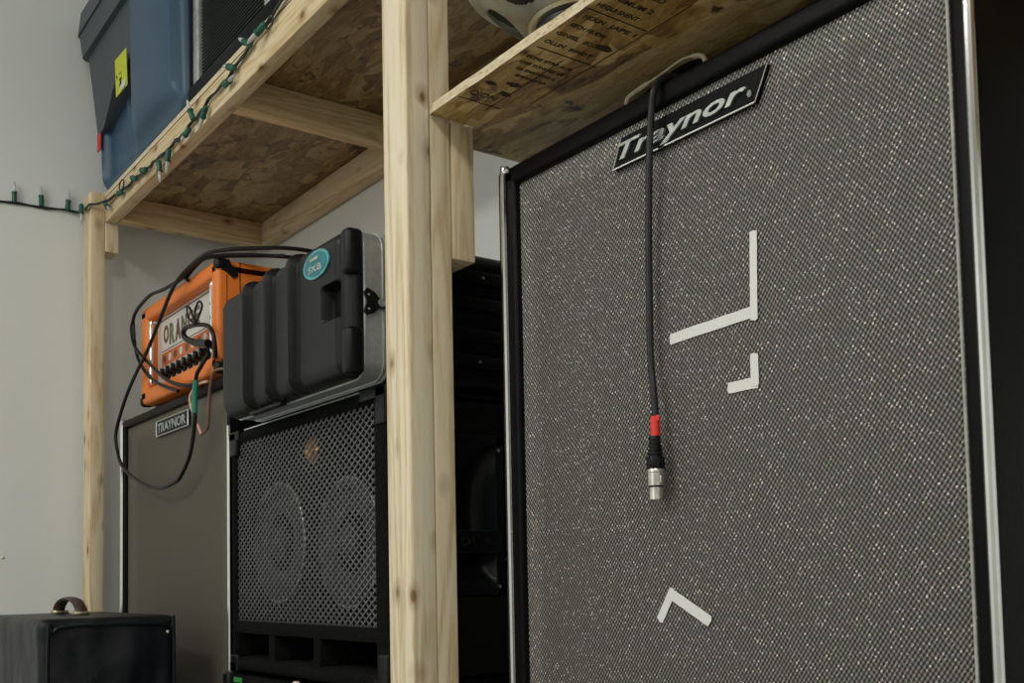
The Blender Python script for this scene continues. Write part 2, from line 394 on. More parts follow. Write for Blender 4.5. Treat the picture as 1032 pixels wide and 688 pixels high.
# badge, leaning parallelogram
bd = .8695
def bp(u, z, v=bd): return (u, v, z)
bl_, br_, tr_, tl_ = (-.9504, 1.2195), (-.7255, 1.2195), (-.7075, 1.2540), (-.9349, 1.2540)
bm = new(); prism(bm, [bp(*p) for p in (bl_, br_, tr_, tl_)], (0, -.006, 0)); plate = link('badge', bm, 'tolex', cr, 'black slanted name badge', smooth=0)
bm = new(); tube(bm, [bp(bl_[0], bl_[1], bd-.006), bp(br_[0], br_[1], bd-.006)], .0013, 6, smooth=False); tube(bm, [bp(br_[0], br_[1], bd-.006), bp(tr_[0], tr_[1], bd-.006)], .0009, 6, smooth=False)
tube(bm, [bp(bl_[0], bl_[1], bd-.006), bp(tl_[0], tl_[1], bd-.006)], .0009, 6, smooth=False)
link('badge_rim', bm, 'chrome', plate)
text('badge_lettering', 'Traynor', (-.9380, bd-.0075, 1.2275), (1, 0, 0), (0, 0, 1), .0270, 'silverp', plate, .204, .003, .018, .32)
text('badge_lettering', '®', (-.7340, bd-.0075, 1.2270), (1, 0, 0), (0, 0, 1), .010, 'silverp', plate, .0055, .001)

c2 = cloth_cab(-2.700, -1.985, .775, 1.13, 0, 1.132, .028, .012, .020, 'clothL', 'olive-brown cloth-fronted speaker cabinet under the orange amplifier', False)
bm = new(); tube(bm, [(-2.672, .776, 1.131), (-2.681, .774, 1.127), (-2.684, .773, 1.118), (-2.684, .773, 1.0), (-2.684, .773, .5), (-2.684, .773, .02)], .0048, 8); link('chrome_strip', bm, 'chrome', c2, 'chrome strip')
bm = new(); tube(bm, [(-1.9815, .774, 1.03), (-1.9815, .774, .02)], .0035, 8, smooth=False); link('chrome_strip', bm, 'chrome', c2, 'chrome strip')
bd = .784
bm = new(); bx(bm, (-2.4347, bd-.004, 1.063), (-2.2245, bd, 1.097)); plate = link('badge', bm, 'black', c2, 'rectangular name badge with silver rim')
bm = new(); c = [(-2.4347, 1.063), (-2.2245, 1.063), (-2.2245, 1.097), (-2.4347, 1.097)]
for i in range(4): tube(bm, [(c[i][0], bd-.005, c[i][1]), (c[(i+1) % 4][0], bd-.005, c[(i+1) % 4][1])], .0017, 6, smooth=False)
link('badge_rim', bm, 'silverp', plate)
text('badge_lettering', 'TRAYNOR', (-2.4240, bd-.0055, 1.0700), (1, 0, 0), (0, 0, 1), .0285, 'silverp', plate, .186, .002, .02)

# ================================================================ carpeted bass cabinet
u0, u1, v0, v1, z0, z1 = -1.973, -1.363, .775, 1.13, .557, 1.012
c3 = thing('bass_cabinet', (-1.67, .95, z0), 'black carpeted bass cabinet with diamond metal grille under the ribbed case', 'speaker')
bm = new()
bx(bm, (u0, v0, z1-.022), (u1, v1, z1), .008, 3); bx(bm, (u0, v0, z0), (u1, v1, z0+.026), .010, 3)
bx(bm, (u0, v0, z0+.002), (u0+.020, v1, z1-.002), .008, 3)
bx(bm, (u1-.045, v0, z0+.002), (u1, .845, z1-.002), .010, 3)      # right side, opened for the handle dish
bx(bm, (u1-.02, .84, z0+.002), (u1, v1, .695), .003); bx(bm, (u1-.02, .84, .9455), (u1, v1, z1-.002), .003)
bx(bm, (u1-.02, 1.015, .69), (u1, v1, .95), .003)
bx(bm, (u0+.015, v1-.02, z0+.015), (u1-.004, v1-.004, z1-.01))
bx(bm, (u0+.015, v0+.002, .628), (u1-.04, v0+.022, .651), .003)      # bar above the ports
for uu in (-1.806, -1.624): bx(bm, (uu, v0+.003, z0+.02), (uu+.026, v0+.2, .635), .003)
link('cabinet_body', bm, 'carpet', c3)
bm = new(); bx(bm, (u0+.018, v0+.030, .640), (u1-.043, v0+.045, z1-.02)); bx(bm, (u0+.018, v0+.2, .57), (u1-.04, v0+.21, .65)); link('baffle', bm, 'dark', c3)
def woofer(cx, cz, R):
    bm = new(); lathe(bm, [(R*.985, 0), (R*.985, .008), (R*.93, .012), (R*.86, .012), (R*.80, .004), (R*.76, .004), (R*.30, -.008+.006), (R*.28, .008), (R*.18, .015), (0, .018)], (cx, v0+.0305, cz), (0, -1, 0), 48)
    w_ = link('woofer', bm, 'cone', c3)
    bm = new(); tube(bm, [(cx+R*math.cos(a), v0+.0245, cz+R*math.sin(a)) for a in [k*math.pi/18 for k in range(36)]], .002, 6, closed=True, smooth=False); link('woofer_rim', bm, 'silverp', w_, 'silver rim')
woofer(-1.535, .785, .105); woofer(-1.805, .795, .108)
bm = new(); lathe(bm, [(.024, 0), (.024, .006), (.019, .010), (.010, .004), (0, .004)], (-1.665, v0+.0305, .948), (0, -1, 0), 24); link('tweeter', bm, 'copper', c3, 'small copper-coloured tweeter')
# expanded metal grille as real crossing strands
gu0, gu1, gz0, gz1 = -1.957, -1.4085, .651, .992
bm = new(); du, dz, th = .0195, .0128, .00125
def strand(bm, x0, y0, x1, y1, w, v):
    # liang-barsky clip
    dx, dy = x1-x0, y1-y0; t0, t1 = 0., 1.
    for p, q in ((-dx, x0-gu0), (dx, gu1-x0), (-dy, y0-gz0), (dy, gz1-y0)):
        if abs(p) < 1e-12:
            if q < 0: return
        else:
            t = q/p
            if p < 0: t0 = max(t0, t)
            else: t1 = min(t1, t)
    if t0 >= t1: return
    a = Vector((x0+dx*t0, v, y0+dy*t0)); b_ = Vector((x0+dx*t1, v, y0+dy*t1)); d = (b_-a).normalized(); s = Vector((-d.z, 0, d.x))*w
    prism(bm, [a-s, b_-s, b_+s, a+s], (0, .0016, 0))
H = gz1-gz0; run = H/dz*du
k = 0; x = gu0-run
while x < gu1+run:
    strand(bm, x, gz0, x+run, gz1, th, .781); strand(bm, x, gz1, x+run, gz0, th, .7822); x += du
link('metal_grille', bm, 'mesh', c3, 'diamond pattern metal grille', smooth=0)['kind'] = 'stuff'
bm = new()
for a, b_ in [((gu0-.006, .779, gz0-.004), (gu1+.006, .785, gz0+.001)), ((gu0-.006, .779, gz1-.001), (gu1+.006, .785, gz1+.004)), ((gu0-.006, .779, gz0), (gu0-.001, .785, gz1)), ((gu1+.001, .779, gz0), (gu1+.006, .785, gz1))]: bx(bm, a, b_)
link('grille_frame', bm, 'black', c3)
def corner(name, sx, sz, wu, hz):
    # three-way corner cap of thin plastic
    cx = u1 if sx > 0 else u0; cz = z1 if sz > 0 else z0; e = .003; bm = new()
    A = lambda a, b_: (min(a, b_), max(a, b_))
    x0, x1 = A(cx+sx*e, cx-sx*wu); q0, q1 = A(cz+sz*e*.6, cz-sz*hz); q2, q3 = A(cz+sz*e*.6, cz-sz*.016)
    xa, xb = A(cx+sx*e, cx-sx*.032)
    bx(bm, (x0, v0-e, q2), (x1, v0+.004, q3), .002); bx(bm, (xa, v0-e, q0), (xb, v0+.010, q1), .004, 3)
    xa, xb = A(cx+sx*e, cx-sx*.006); bx(bm, (xa, v0-e, q0), (xb, v0+.035, q1), .004, 3)
    return link('corner_protector', bm, 'black', c3)
corner('c', 1, 1, .080, .058); corner('c', -1, 1, .045, .045); corner('c', 1, -1, .045, .056); corner('c', -1, -1, .03, .03)
# recessed bar handle on the right side
hd = new(); y0, y1, q0, q1 = .842, .984, .696, .9465
X = u1
bx(hd, (X-.001, y0, q1-.016), (X+.003, y1, q1), .0015); bx(hd, (X-.001, y0, q0), (X+.003, y1, q0+.018), .0015)
bx(hd, (X-.001, y0, q0), (X+.003, y0+.012, q1), .0015); bx(hd, (X-.001, y1-.014, q0), (X+.003, y1, q1), .0015)
dish = new_grid = None
ny, nz = 20, 28; vs = []
for i in range(ny+1):
    row = []
    for j in range(nz+1):
        yy = y0+.010+(y1-y0-.022)*i/ny; zz = q0+.014+(q1-q0-.028)*j/nz
        a = abs(2*i/ny-1); c_ = abs(2*j/nz-1); k = (1-a**6)*(1-c_**3)
        row.append(hd.verts.new((X+.001-.045*k, yy, zz)))
    vs.append(row)
for i in range(ny):
    for j in range(nz): hd.faces.new((vs[i][j], vs[i+1][j], vs[i+1][j+1], vs[i][j+1]))
hh = link('side_handle', hd, 'black', c3)
bm = new(); bx(bm, (X-.012, y0+.004, .762), (X+.004, y1-.006, .797), .003, 3); bar = link('handle_bar', bm, 'black', hh)
text('handle_lettering', 'DE', (X+.0045, .903, .772), (0, 1, 0), (0, 0, 1), .021, 'brass', hh, .030, .0006)
text('handle_lettering', '1', (X+.0045, .950, .772), (0, 1, 0), (0, 0, 1), .016, 'brass', hh, .004, .0006)
for k_, (yy, zz) in enumerate([(.974, .924), (.972, .709), (.852, .924), (.852, .709)]):
    bm = new(); lathe(bm, [(.0032, 0), (.0032, .0012), (0, .0026)], (X+.003, yy, zz), (1, 0, 0), 10); link('screw', bm, 'nickel', hh)
for yy, zz in [(.992, .855), (.991, .804), (.990, .752)]:
    bm = new(); lathe(bm, [(.003, 0), (.003, .0012), (0, .0024)], (X, yy, zz), (1, 0, 0), 10); link('screw', bm, 'nickel', c3)

# cabinet below it
c4 = thing('bottom_cabinet', (-1.67, .95, 0), 'black cabinet with plastic corners standing beneath the carpeted bass cabinet', 'speaker')
link('cabinet_body', box((-1.970, .765, .02), (-1.363, 1.12, .549), .008, 3), 'carpet', c4)
for xx in (-2.0, -1.39): link('corner_protector', box((xx+.027, .755, .505), (xx+.057, .79, .5545), .006, 3), 'black', c4)
link('green_label', box((-1.935, .764, .538), (-1.897, .7655, .5465)), 'lens_g', c4, 'small green label')
bm = new(); lathe(bm, [(.014, 0), (.014, .006), (.008, .010), (0, .010)], (-1.655, .765, .543), (0, -1, 0), 20); link('knob', bm, 'cream', c4, 'round cream knob')
for xx in (-1.93, -1.41):
    for yy in (.81, 1.08):
        bm = new(); lathe(bm, [(.02, 0), (.018, .02)], (xx, yy, 0), (0, 0, 1), 12); link('foot', bm, 'black', c4)

# ================================================================ ribbed case
A0, A1, B0, B1, C0, C1 = -1.836, -1.346, .700, 1.03, 1.0165, 1.2365
cs = thing('equipment_case', (-1.59, .86, C0), 'black ribbed plastic equipment case with teal oval badge on the bass cabinet', 'case')
def shell(vf, vb, ribs, sgn):
    bm = new(); nu, nz = 220, 90; R = .024; rc = .028; grid = []
    cx0, cx1, cz0, cz1 = A0+rc, A1-rc, C0+rc, C1-rc
    for i in range(nu+1):
        row = []
        for j in range(nz+1):
            u = A0+(A1-A0)*i/nu; z = C0+(C1-C0)*j/nz
            px = min(max(u, cx0), cx1); pz = min(max(z, cz0), cz1); dx, dz_ = u-px, z-pz; dd = math.hypot(dx, dz_)
            if dx and dz_:
                m = max(abs(dx), abs(dz_)); sc = m/dd; dx *= sc; dz_ *= sc; dd = m
            u, z = px+dx, pz+dz_; d = rc-dd if (dx or dz_) else rc
            t = max(0, 1-d/R); v = vf+R*(1-math.sqrt(max(0, 1-t*t)))
            if ribs:
                ss = lambda a, b_, x: (lambda q: q*q*(3-2*q))(min(1, max(0, (x-a)/(b_-a))))
                pop = 0.
                for uc in (-1.7095, -1.6175, -1.5265):
                    e = abs(u-uc); pop += .009*(1-ss(.0045, .0105, e))
                    pop -= .009*(1-ss(.004, .012, abs(u-uc-.0175)))+.006*(1-ss(.003, .008, abs(u-uc+.0135)))
                # recessed grip
                g_ = (1-ss(.023, .028, abs(u+1.395)))*(1-ss(.022, .028, abs(z-1.132)))
                pop -= .020*g_
                if u > -1.378: pop -= .004*ss(-1.378, -1.366, u)*(1-g_)
                v -= pop*min(1, d/.006) if pop < 0 else pop
                # the ribs also run over the top and bottom edges
                if t > 0 and pop > 0: z += (1 if z > (C0+C1)/2 else -1)*pop*.45*t*(1 if z > (C0+C1)/2 else 0)
            row.append(bm.verts.new((u, v, z)))
        grid.append(row)
    for i in range(nu):
        for j in range(nz): bm.faces.new((grid[i][j], grid[i+1][j], grid[i+1][j+1], grid[i][j+1]))
    rim = [grid[i][0] for i in range(nu+1)]+[grid[nu][j] for j in range(1, nz+1)]+[grid[i][nz] for i in range(nu-1, -1, -1)]+[grid[0][j] for j in range(nz-1, 0, -1)]
    back = [bm.verts.new((v.co.x, vb, v.co.z)) for v in rim]; n = len(rim)
    for i in range(n): bm.faces.new((rim[i], rim[(i+1) % n], back[(i+1) % n], back[i]))
    bm.faces.new(back)
    return bm
front = link('front_shell', shell(B0, .7295, True, 1), 'shell', cs, smooth=50)
def ringband(v0_, v1_, grow, r=.028):
    bm = new(); pts = []
    for cx, cz, a0 in ((A1-r, C0+r, -90), (A1-r, C1-r, 0), (A0+r, C1-r, 90), (A0+r, C0+r, 180)):
        for k in range(8):
            a = math.radians(a0+90*k/7); pts.append((cx+(r+grow)*math.cos(a), v0_, cz+(r+grow)*math.sin(a)))
    return prism(bm, pts, (0, v1_-v0_, 0))
bd_ = link('metal_valance', ringband(.7297, .772, .0005), 'alu', cs, 'aluminium band round the seam')
for q in (.731, .761, .769): link('valance_ridge', ringband(q, q+.0025, .0022), 'alu', bd_)
link('back_shell', ringband(.7722, B1, -.001), 'shell', cs)
for z in (1.058, 1.100, 1.150, 1.192): link('shell_rib', box((A1-.004, .80, z-.010), (A1+.004, .995, z+.010), .003), 'shell', cs)
for yy, zz in ((.939, 1.192), (.930, 1.058)):
    bm = new(); lathe(bm, [(.0028, 0), (.0028, .0012), (0, .0022)], (A1+.004, yy, zz), (1, 0, 0), 10); link('rivet', bm, 'nickel', cs, 'small bright rivet')
# corner bumpers on the right end
for z0_, z1_ in ((1.165, 1.232), (1.018, 1.088)):
    bm = new(); bx(bm, (-1.3635, .7000, z0_), (-1.3385, .7285, z1_), .008, 3)
    link('corner_bumper', bm, 'shell', cs)
# badge
def oval(bm, cx, cz, a, b_, v, d, tilt=0.):
    return prism(bm, [(cx+a*math.cos(t)*math.cos(tilt)-b_*math.sin(t)*math.sin(tilt), v, cz+a*math.cos(t)*math.sin(tilt)+b_*math.sin(t)*math.cos(tilt)) for t in [k*math.pi/20 for k in range(40)]], (0, d, 0))
bg = link('badge', oval(new(), -1.435, 1.1985, .043, .0215, .7005, -.003), 'tealring', cs, 'teal oval badge')
link('badge_face', oval(new(), -1.435, 1.1985, .037, .0175, .6975, -.0008), 'teal', bg)
text('badge_lettering', 'SKB', (-1.458, .6965, 1.1875), (1, 0, 0), (0, 0, 1), .014, 'silverp', bg, .044, .0012, .02)
bm = new(); bx(bm, (-1.452, .6958, 1.2045), (-1.424, .697, 1.2095)); link('badge_crest', bm, 'silverp', bg)
# latch on the metal band
bm = new(); lp = [(.729, 1.140), (.733, 1.146), (.745, 1.141), (.753, 1.133), (.770, 1.131), (.772, 1.120), (.753, 1.119), (.744, 1.110), (.733, 1.106), (.729, 1.112), (.733, 1.126)]
prism(bm, [(A1+.0015, y, z) for y, z in lp], (.005, 0, 0)); lt = link('latch', bm, 'black', cs, 'dark butterfly latch')
bm = new(); lathe(bm, [(.0062, 0), (.0062, .003), (.004, .003), (.0035, .001), (.0020, .001), (.0018, .004), (0, .004)], (A1+.0062, .7565, 1.1265), (1, 0, 0), 18); link('latch_screw', bm, 'alu', lt)
for y, z in ((.735, 1.136), (.735, 1.115)):
    bm = new(); lathe(bm, [(.0018, 0), (.0016, .001), (0, .001)], (A1+.0065, y, z), (1, 0, 0), 8); link('latch_rivet', bm, 'alu', lt)
for z in (1.170, 1.088): link('seam_clip', box((A1-.001, .766, z-.007), (A1+.003, .776, z+.007), .001), 'black', cs)
# feet/runner visible under the front
bm = new(); bx(bm, (-1.73, .712, 1.0105), (-1.60, .724, 1.0175), .002); link('runner', bm, 'black', cs)
bm = new(); bx(bm, (-1.91, .7765, 1.0115), (-1.40, .7790, 1.0138)); link('edge_trim', bm, 'alu', c3, 'thin bright trim along the top edge')

# ================================================================ orange amplifier head
H0, H1, D0, D1, E0, E1 = -2.508, -2.017, .765, 1.02, 1.143, 1.3715
hd_ = thing('amplifier_head', (-2.262, .89, 1.132), 'orange guitar amplifier head with white control panel on the olive cabinet', 'amplifier')
bm = new()
bx(bm, (H0, D0, E1-.034), (H1, D1, E1), .010, 4); bx(bm, (H0, D0, E0), (H1, D1, E0+.036), .010, 4)
bx(bm, (H0, D0, E0+.003), (H0+.045, D1, E1-.003), .010, 4); bx(bm, (H1-.036, D0, E0+.003), (H1, D1, E1-.003), .010, 4)
bx(bm, (H0+.01, D1-.02, E0+.01), (H1-.01, D1-.004, E1-.01))
link('case', bm, 'orange', hd_)
pn = link('control_panel', box((-2.455, .789, 1.170), (-2.058, .795, 1.342)), 'panel', hd_, 'white control panel')
link('printed_band', box((-2.425, .7880, 1.223), (-2.110, .7891, 1.2535)), 'orange_print', pn)
for k in range(8):
    x = -2.405+k*.037
    link('printed_symbol', oval(new(), x, 1.239, .010, .009, .7880, -.0006), 'panel' if k % 2 else 'brown', pn)
bm = new(); bx(bm, (-2.425, .7878, 1.2165), (-2.110, .7890, 1.2178)); bx(bm, (-2.425, .7878, 1.258), (-2.110, .7890, 1.259)); bx(bm, (-2.44, .7878, 1.330), (-2.07, .7890, 1.3315)); link('printed_line', bm, 'brown', pn)
for k, (ch, cm) in enumerate(zip('ORANGE', ['brown', 'olive', 'brown', 'olive', 'brown', 'olive'])):
    text('panel_letter', ch, (-2.412+k*.040, .7883, 1.277-(.008 if k in (1, 2) else 0)), (1, 0, 0), (0, 0, 1), .054+(.010 if k in (1, 2) else 0), cm, pn, .033, .0008, .035)
for k in range(8):
    x = -2.375+k*.0355
    bm = new(); lathe(bm, [(.0145, 0), (.0145, .004), (.0105, .006), (.0095, .020), (.007, .022), (0, .022)], (x, .789, 1.2015), (0, -1, 0), 16); kn = link('knob', bm, 'black', pn)
    bm = new(); bx(bm, (x-.001, .7660, 1.2015), (x+.001, .767, 1.210)); link('knob_pointer', bm, 'paper', pn)
bm = new(); lathe(bm, [(.006, 0), (.006, .003), (.003, .006), (0, .006)], (-2.415, .789, 1.199), (0, -1, 0), 12); link('pilot_lamp', bm, 'copper', pn, 'small amber pilot lamp')
bm = new()
for xx in (-2.4318, -2.0480):
    tube(bm, [(xx, .788, 1.3280), (xx, .772, 1.3280), (xx, .766, 1.322), (xx, .766, 1.258), (xx, .766, 1.192), (xx, .772, 1.186), (xx, .788, 1.186)], .0042, 10)
    o = link('guard_bar', bm, 'chrome', hd_, 'chrome guard bar'); bm = new()
bm.free()
def head_corner(sx, sz):
    cx = H1 if sx > 0 else H0; cz = E1 if sz > 0 else E0; bm = new(); e = .0025
    A = lambda a, b_: (min(a, b_), max(a, b_))
    x0, x1 = A(cx+sx*e, cx-sx*.020); q0, q1 = A(cz+sz*e, cz-sz*.022)
    bx(bm, (x0, D0-e, q0), (x1, D0+.026, q1), .008, 3)
    x0, x1 = A(cx+sx*e, cx-sx*.003)
    if sx > 0: prism(bm, [(x0, D0+.024, cz+sz*e*.5), (x0, D0+.030, cz-sz*.012), (x0, D0+.042, cz-sz*.020), (x0, D0+.044, cz-sz*.032), (x0, D0+.034, cz-sz*.038), (x0, D0+.022, cz-sz*.028), (x0, D0+.010, cz-sz*.021)], (x1-x0, 0, 0))
    return link('corner_protector', bm, 'black', hd_)
for sx, sz in ((1, 1), (1, -1), (-1, -1)): head_corner(sx, sz)
bm = new(); bx(bm, (H1-.0005, .8125, E0+.01), (H1+.0006, .8140, E1-.002)); bx(bm, (H1-.0005, .785, E0+.01), (H1+.0006, .7860, E1-.03)); link('seam', bm, 'black', hd_)
for xx in (-2.46, -2.07):
    for yy in (.80, .98):
        bm = new(); lathe(bm, [(.012, 0), (.013, .012)], (xx, yy, 1.1325), (0, 0, 1), 12); link('foot', bm, 'black', hd_)

# ================================================================ cables
bl = thing('instrument_cable', (-2.2, .75, 1.1), 'black cable looping from the orange head down over the olive cabinet', 'cable')
PA = [(-1.885, 1.0, 1.3720), (-1.90, .88, 1.3775), (-1.945, .81, 1.3785), (-1.985, .772, 1.3795), (-2.04, .752, 1.3825), (-2.1315, .7480, 1.3762), (-2.208, .742, 1.3525), (-2.317, .745, 1.2967), (-2.3948, .745, 1.2507), (-2.4647, .745, 1.2196), (-2.5646, .748, 1.1721), (-2.6456, .748, 1.0987), (-2.6311, .748, 1.0458), (-2.5974, .748, 1.012), (-2.5169, .748, .9774), (-2.413, .75, .9478), (-2.3227, .752, .9348), (-2.2441, .752, .938), (-2.194, .752, .9483), (-2.1277, .75, .9913), (-2.0949, .748, 1.0585), (-2.0982, .748, 1.0712), (-2.0892, .748, 1.1378), (-2.0635, .748, 1.1567), (-2.0192, .750, 1.1776)]
link('cable_run', tube(new(), PA, .0042, 8), 'rubber', bl)
link('green_wrap', tube(new(), [(-2.0962, .7475, 1.068), (-2.0945, .7475, 1.10), (-2.0895, .7475, 1.135)], .0062, 8), 'greentape', bl, 'green tape wrap')
pc = thing('patch_cable', (-2.4, .76, 1.1), 'pair of black cable loops hanging at the left of the orange head', 'cable')
link('cable_run', tube(new(), [(-1.93, .98, 1.3762), (-1.95, .90, 1.3765), (-2.00, .81, 1.3800), (-2.07, .762, 1.3850), (-2.14, .756, 1.3800), (-2.20, .757, 1.3720), (-2.3117, .754, 1.3740), (-2.4012, .752, 1.3804), (-2.4964, .752, 1.3668), (-2.5271, .752, 1.3449), (-2.5348, .752, 1.3226), (-2.5023, .752, 1.2783), (-2.3975, .752, 1.2221), (-2.2762, .752, 1.1658), (-2.1864, .757, 1.1406), (-2.14, .77, 1.1362)], .0040, 8), 'rubber', pc)
link('cable_run', tube(new(), [(-2.530, .7545, 1.350), (-2.5238, .756, 1.2966), (-2.5007, .756, 1.2568), (-2.4408, .756, 1.2113), (-2.3514, .756, 1.1715), (-2.225, .758, 1.1348)], .0038, 8), 'rubber', pc)
link('cable_run', tube(new(), [(-1.95, .88, 1.3765), (-2.03, .80, 1.384), (-2.09, .770, 1.390), (-2.15, .766, 1.384), (-2.19, .764, 1.372), (-2.17, .760, 1.362)], .0040, 8), 'rubber', pc)
tc = thing('plug_lead', (-2.1, .75, 1.2), 'short thick black lead tied in a ring at the knobs of the orange head', 'cable')
link('cable_ring', tube(new(), [(-2.0298, .752, 1.199), (-2.1085, .752, 1.2162), (-2.1677, .752, 1.2392), (-2.1676, .752, 1.256), (-2.1083, .752, 1.2522), (-2.0366, .752, 1.2363), (-2.0046, .752, 1.2135), (-2.0046, .757, 1.177), (-2.03, .765, 1.173)], lambda t: .0085-.004*min(1, t*2.2), 8), 'rubber', tc)
link('twist_tie', tube(new(), [(-2.0853, .745, 1.2484), (-2.1257, .745, 1.2713), (-2.1315, .745, 1.2951), (-2.1123, .745, 1.2846), (-2.0853, .745, 1.2535), (-2.0852, .745, 1.2768), (-2.0625, .745, 1.2901), (-2.0454, .745, 1.2756), (-2.0796, .745, 1.2493)], .0024, 6), 'rubber', tc)
wp = thing('speaker_wire', (-2.08, .755, 1.03), 'thin pink and brown wire loop hanging beside the olive cabinet badge', 'cable')
link('wire_strand', tube(new(), [(-2.0414, .7545, 1.1253), (-2.0918, .7545, 1.1274), (-2.1384, .7545, 1.113), (-2.1386, .7545, 1.0915), (-2.1095, .7545, 1.0588), (-2.0767, .7545, 1.023)], .0030, 6), 'pink', wp, 'pink strand')
link('wire_strand', tube(new(), [(-2.0767, .7545, 1.023), (-2.0443, .7545, 1.0321), (-2.0364, .7545, 1.0656), (-2.0279, .7545, 1.1072), (-2.0033, .7545, 1.1387), (-1.98, .775, 1.142)], .0032, 6), 'brownwire', wp, 'brown twisted strand')

# XLR cable over the big cabinet
xl = thing('microphone_cable', (-.880, .853, .806), 'dark grey microphone cable with red tape and silver plug hanging over the grille', 'cable')
link('cable_run', tube(new(), [(-.80, 1.12, 1.301), (-.83, 1.0, 1.302), (-.853, .90, 1.304), (-.8575, .866, 1.300), (-.8615, .851, 1.284), (-.8677, .851, 1.2619), (-.8758, .853, 1.2057), (-.8831, .856, 1.1253), (-.8863, .857, 1.0438), (-.8858, .856, .9736), (-.8800, .854, .9262), (-.8775, .853, .90), (-.878, .853, .884)], .0041, 10), 'greyrubber', xl)
link('red_wrap', tube(new(), [(-.8783, .853, .9035), (-.8785, .853, .8800)], .0056, 12, smooth=False), 'red', xl, 'red tape wrap')
link('red_flag', box((-.876, .8500, .8975), (-.8695, .8515, .9045), .0005), 'red', xl, 'loose end of red tape')
bm = new(); X0, Y0 = -.8790, .8525
pr = [(.0062, .8810)]
for k in range(5): z = .879-k*.0042; pr += [(.0068+k*.0005, z), (.0068+k*.0005, z-.0026), (.0056+k*.0005, z-.0028), (.0056+k*.0005, z-.004)]
pr += [(.0100, .857), (.0105, .855), (.0105, .843), (.0102, .8425)]
lathe(bm, pr, (X0, Y0, 0), (0, 0, 1), 24); link('boot', bm, 'black', xl, 'ribbed black strain relief')
bm = new(); lathe(bm, [(.0100, .8428), (.0104, .842), (.0104, .839), (.0099, .8386), (.0104, .838), (.0104, .8238), (.0098, .8234)], (X0, Y0, 0), (0, 0, 1), 24); link('connector_barrel', bm, 'nickel', xl, 'satin nickel barrel')
bm = new(); lathe(bm, [(.0082, .8236), (.0082, .8215)], (X0, Y0, 0), (0, 0, 1), 20); link('connector_gasket', bm, 'black', xl)
bm = new(); lathe(bm, [(.0082, .8218), (.0088, .8215), (.0088, .8080), (.0078, .8068), (.0070, .8068), (.0070, .812), (0, .812)], (X0, Y0, 0), (0, 0, 1), 24); link('connector_nose', bm, 'nickel', xl)
link('release_tab', box((-.8700, .8490, .8260), (-.8672, .8530, .8345), .0005), 'nickel', xl)

# ================================================================ tape strips stuck to the grille
def strip(a, b_, wd, v, label, ragged=True):
    a = Vector((a[0], v, a[1])); b2 = Vector((b_[0], v, b_[1])); d = (b2-a); L = d.length; d.normalize(); s = Vector((-d.z, 0, d.x))*(wd/2); bm = new(); n = 10
    top = []; bot = []
    for i in range(n+1):
        p = a+d*L*i/n
        top.append(p+s*(1+random.uniform(-.05, .05))); bot.append(p-s*(1+random.uniform(-.05, .05)))
    e = [b2+s*.3+d*.0018, b2-s*.4+d*.0006]; f_ = [a-s*.3-d*.0014, a+s*.4-d*.0004]
    prism(bm, top+e+bot[::-1]+f_, (0, .0005, 0))
    return single('tape_strip', bm, 'tape', label, 'tape', 'white tape strips on the silver-grey grille')
TV = .8688
strip((-.7375, 1.084), (-.7405, .990), .0098, TV-.0010, 'long upright white tape strip, topmost on the silver-grey grille')
strip((-.8655, .9930), (-.7460, .9985), .0125, TV-.0003, 'long white tape strip slanting left from the foot of the long upright strip')
strip((-.7420, .9530), (-.7420, .9200), .0105, TV-.0010, 'short upright white tape strip, middle of the grille')
strip((-.7800, .9225), (-.7385, .9225), .0120, TV-.0003, 'short level white tape strip making a corner with the short upright one')
strip((-.8790, .7010), (-.8170, .6690), .0125, TV-.0010, 'longer sloping white tape strip low on the grille under the plug')
strip((-.8730, .7040), (-.8960, .6690), .0110, TV-.0003, 'short white tape strip tucked behind the low sloping strip')

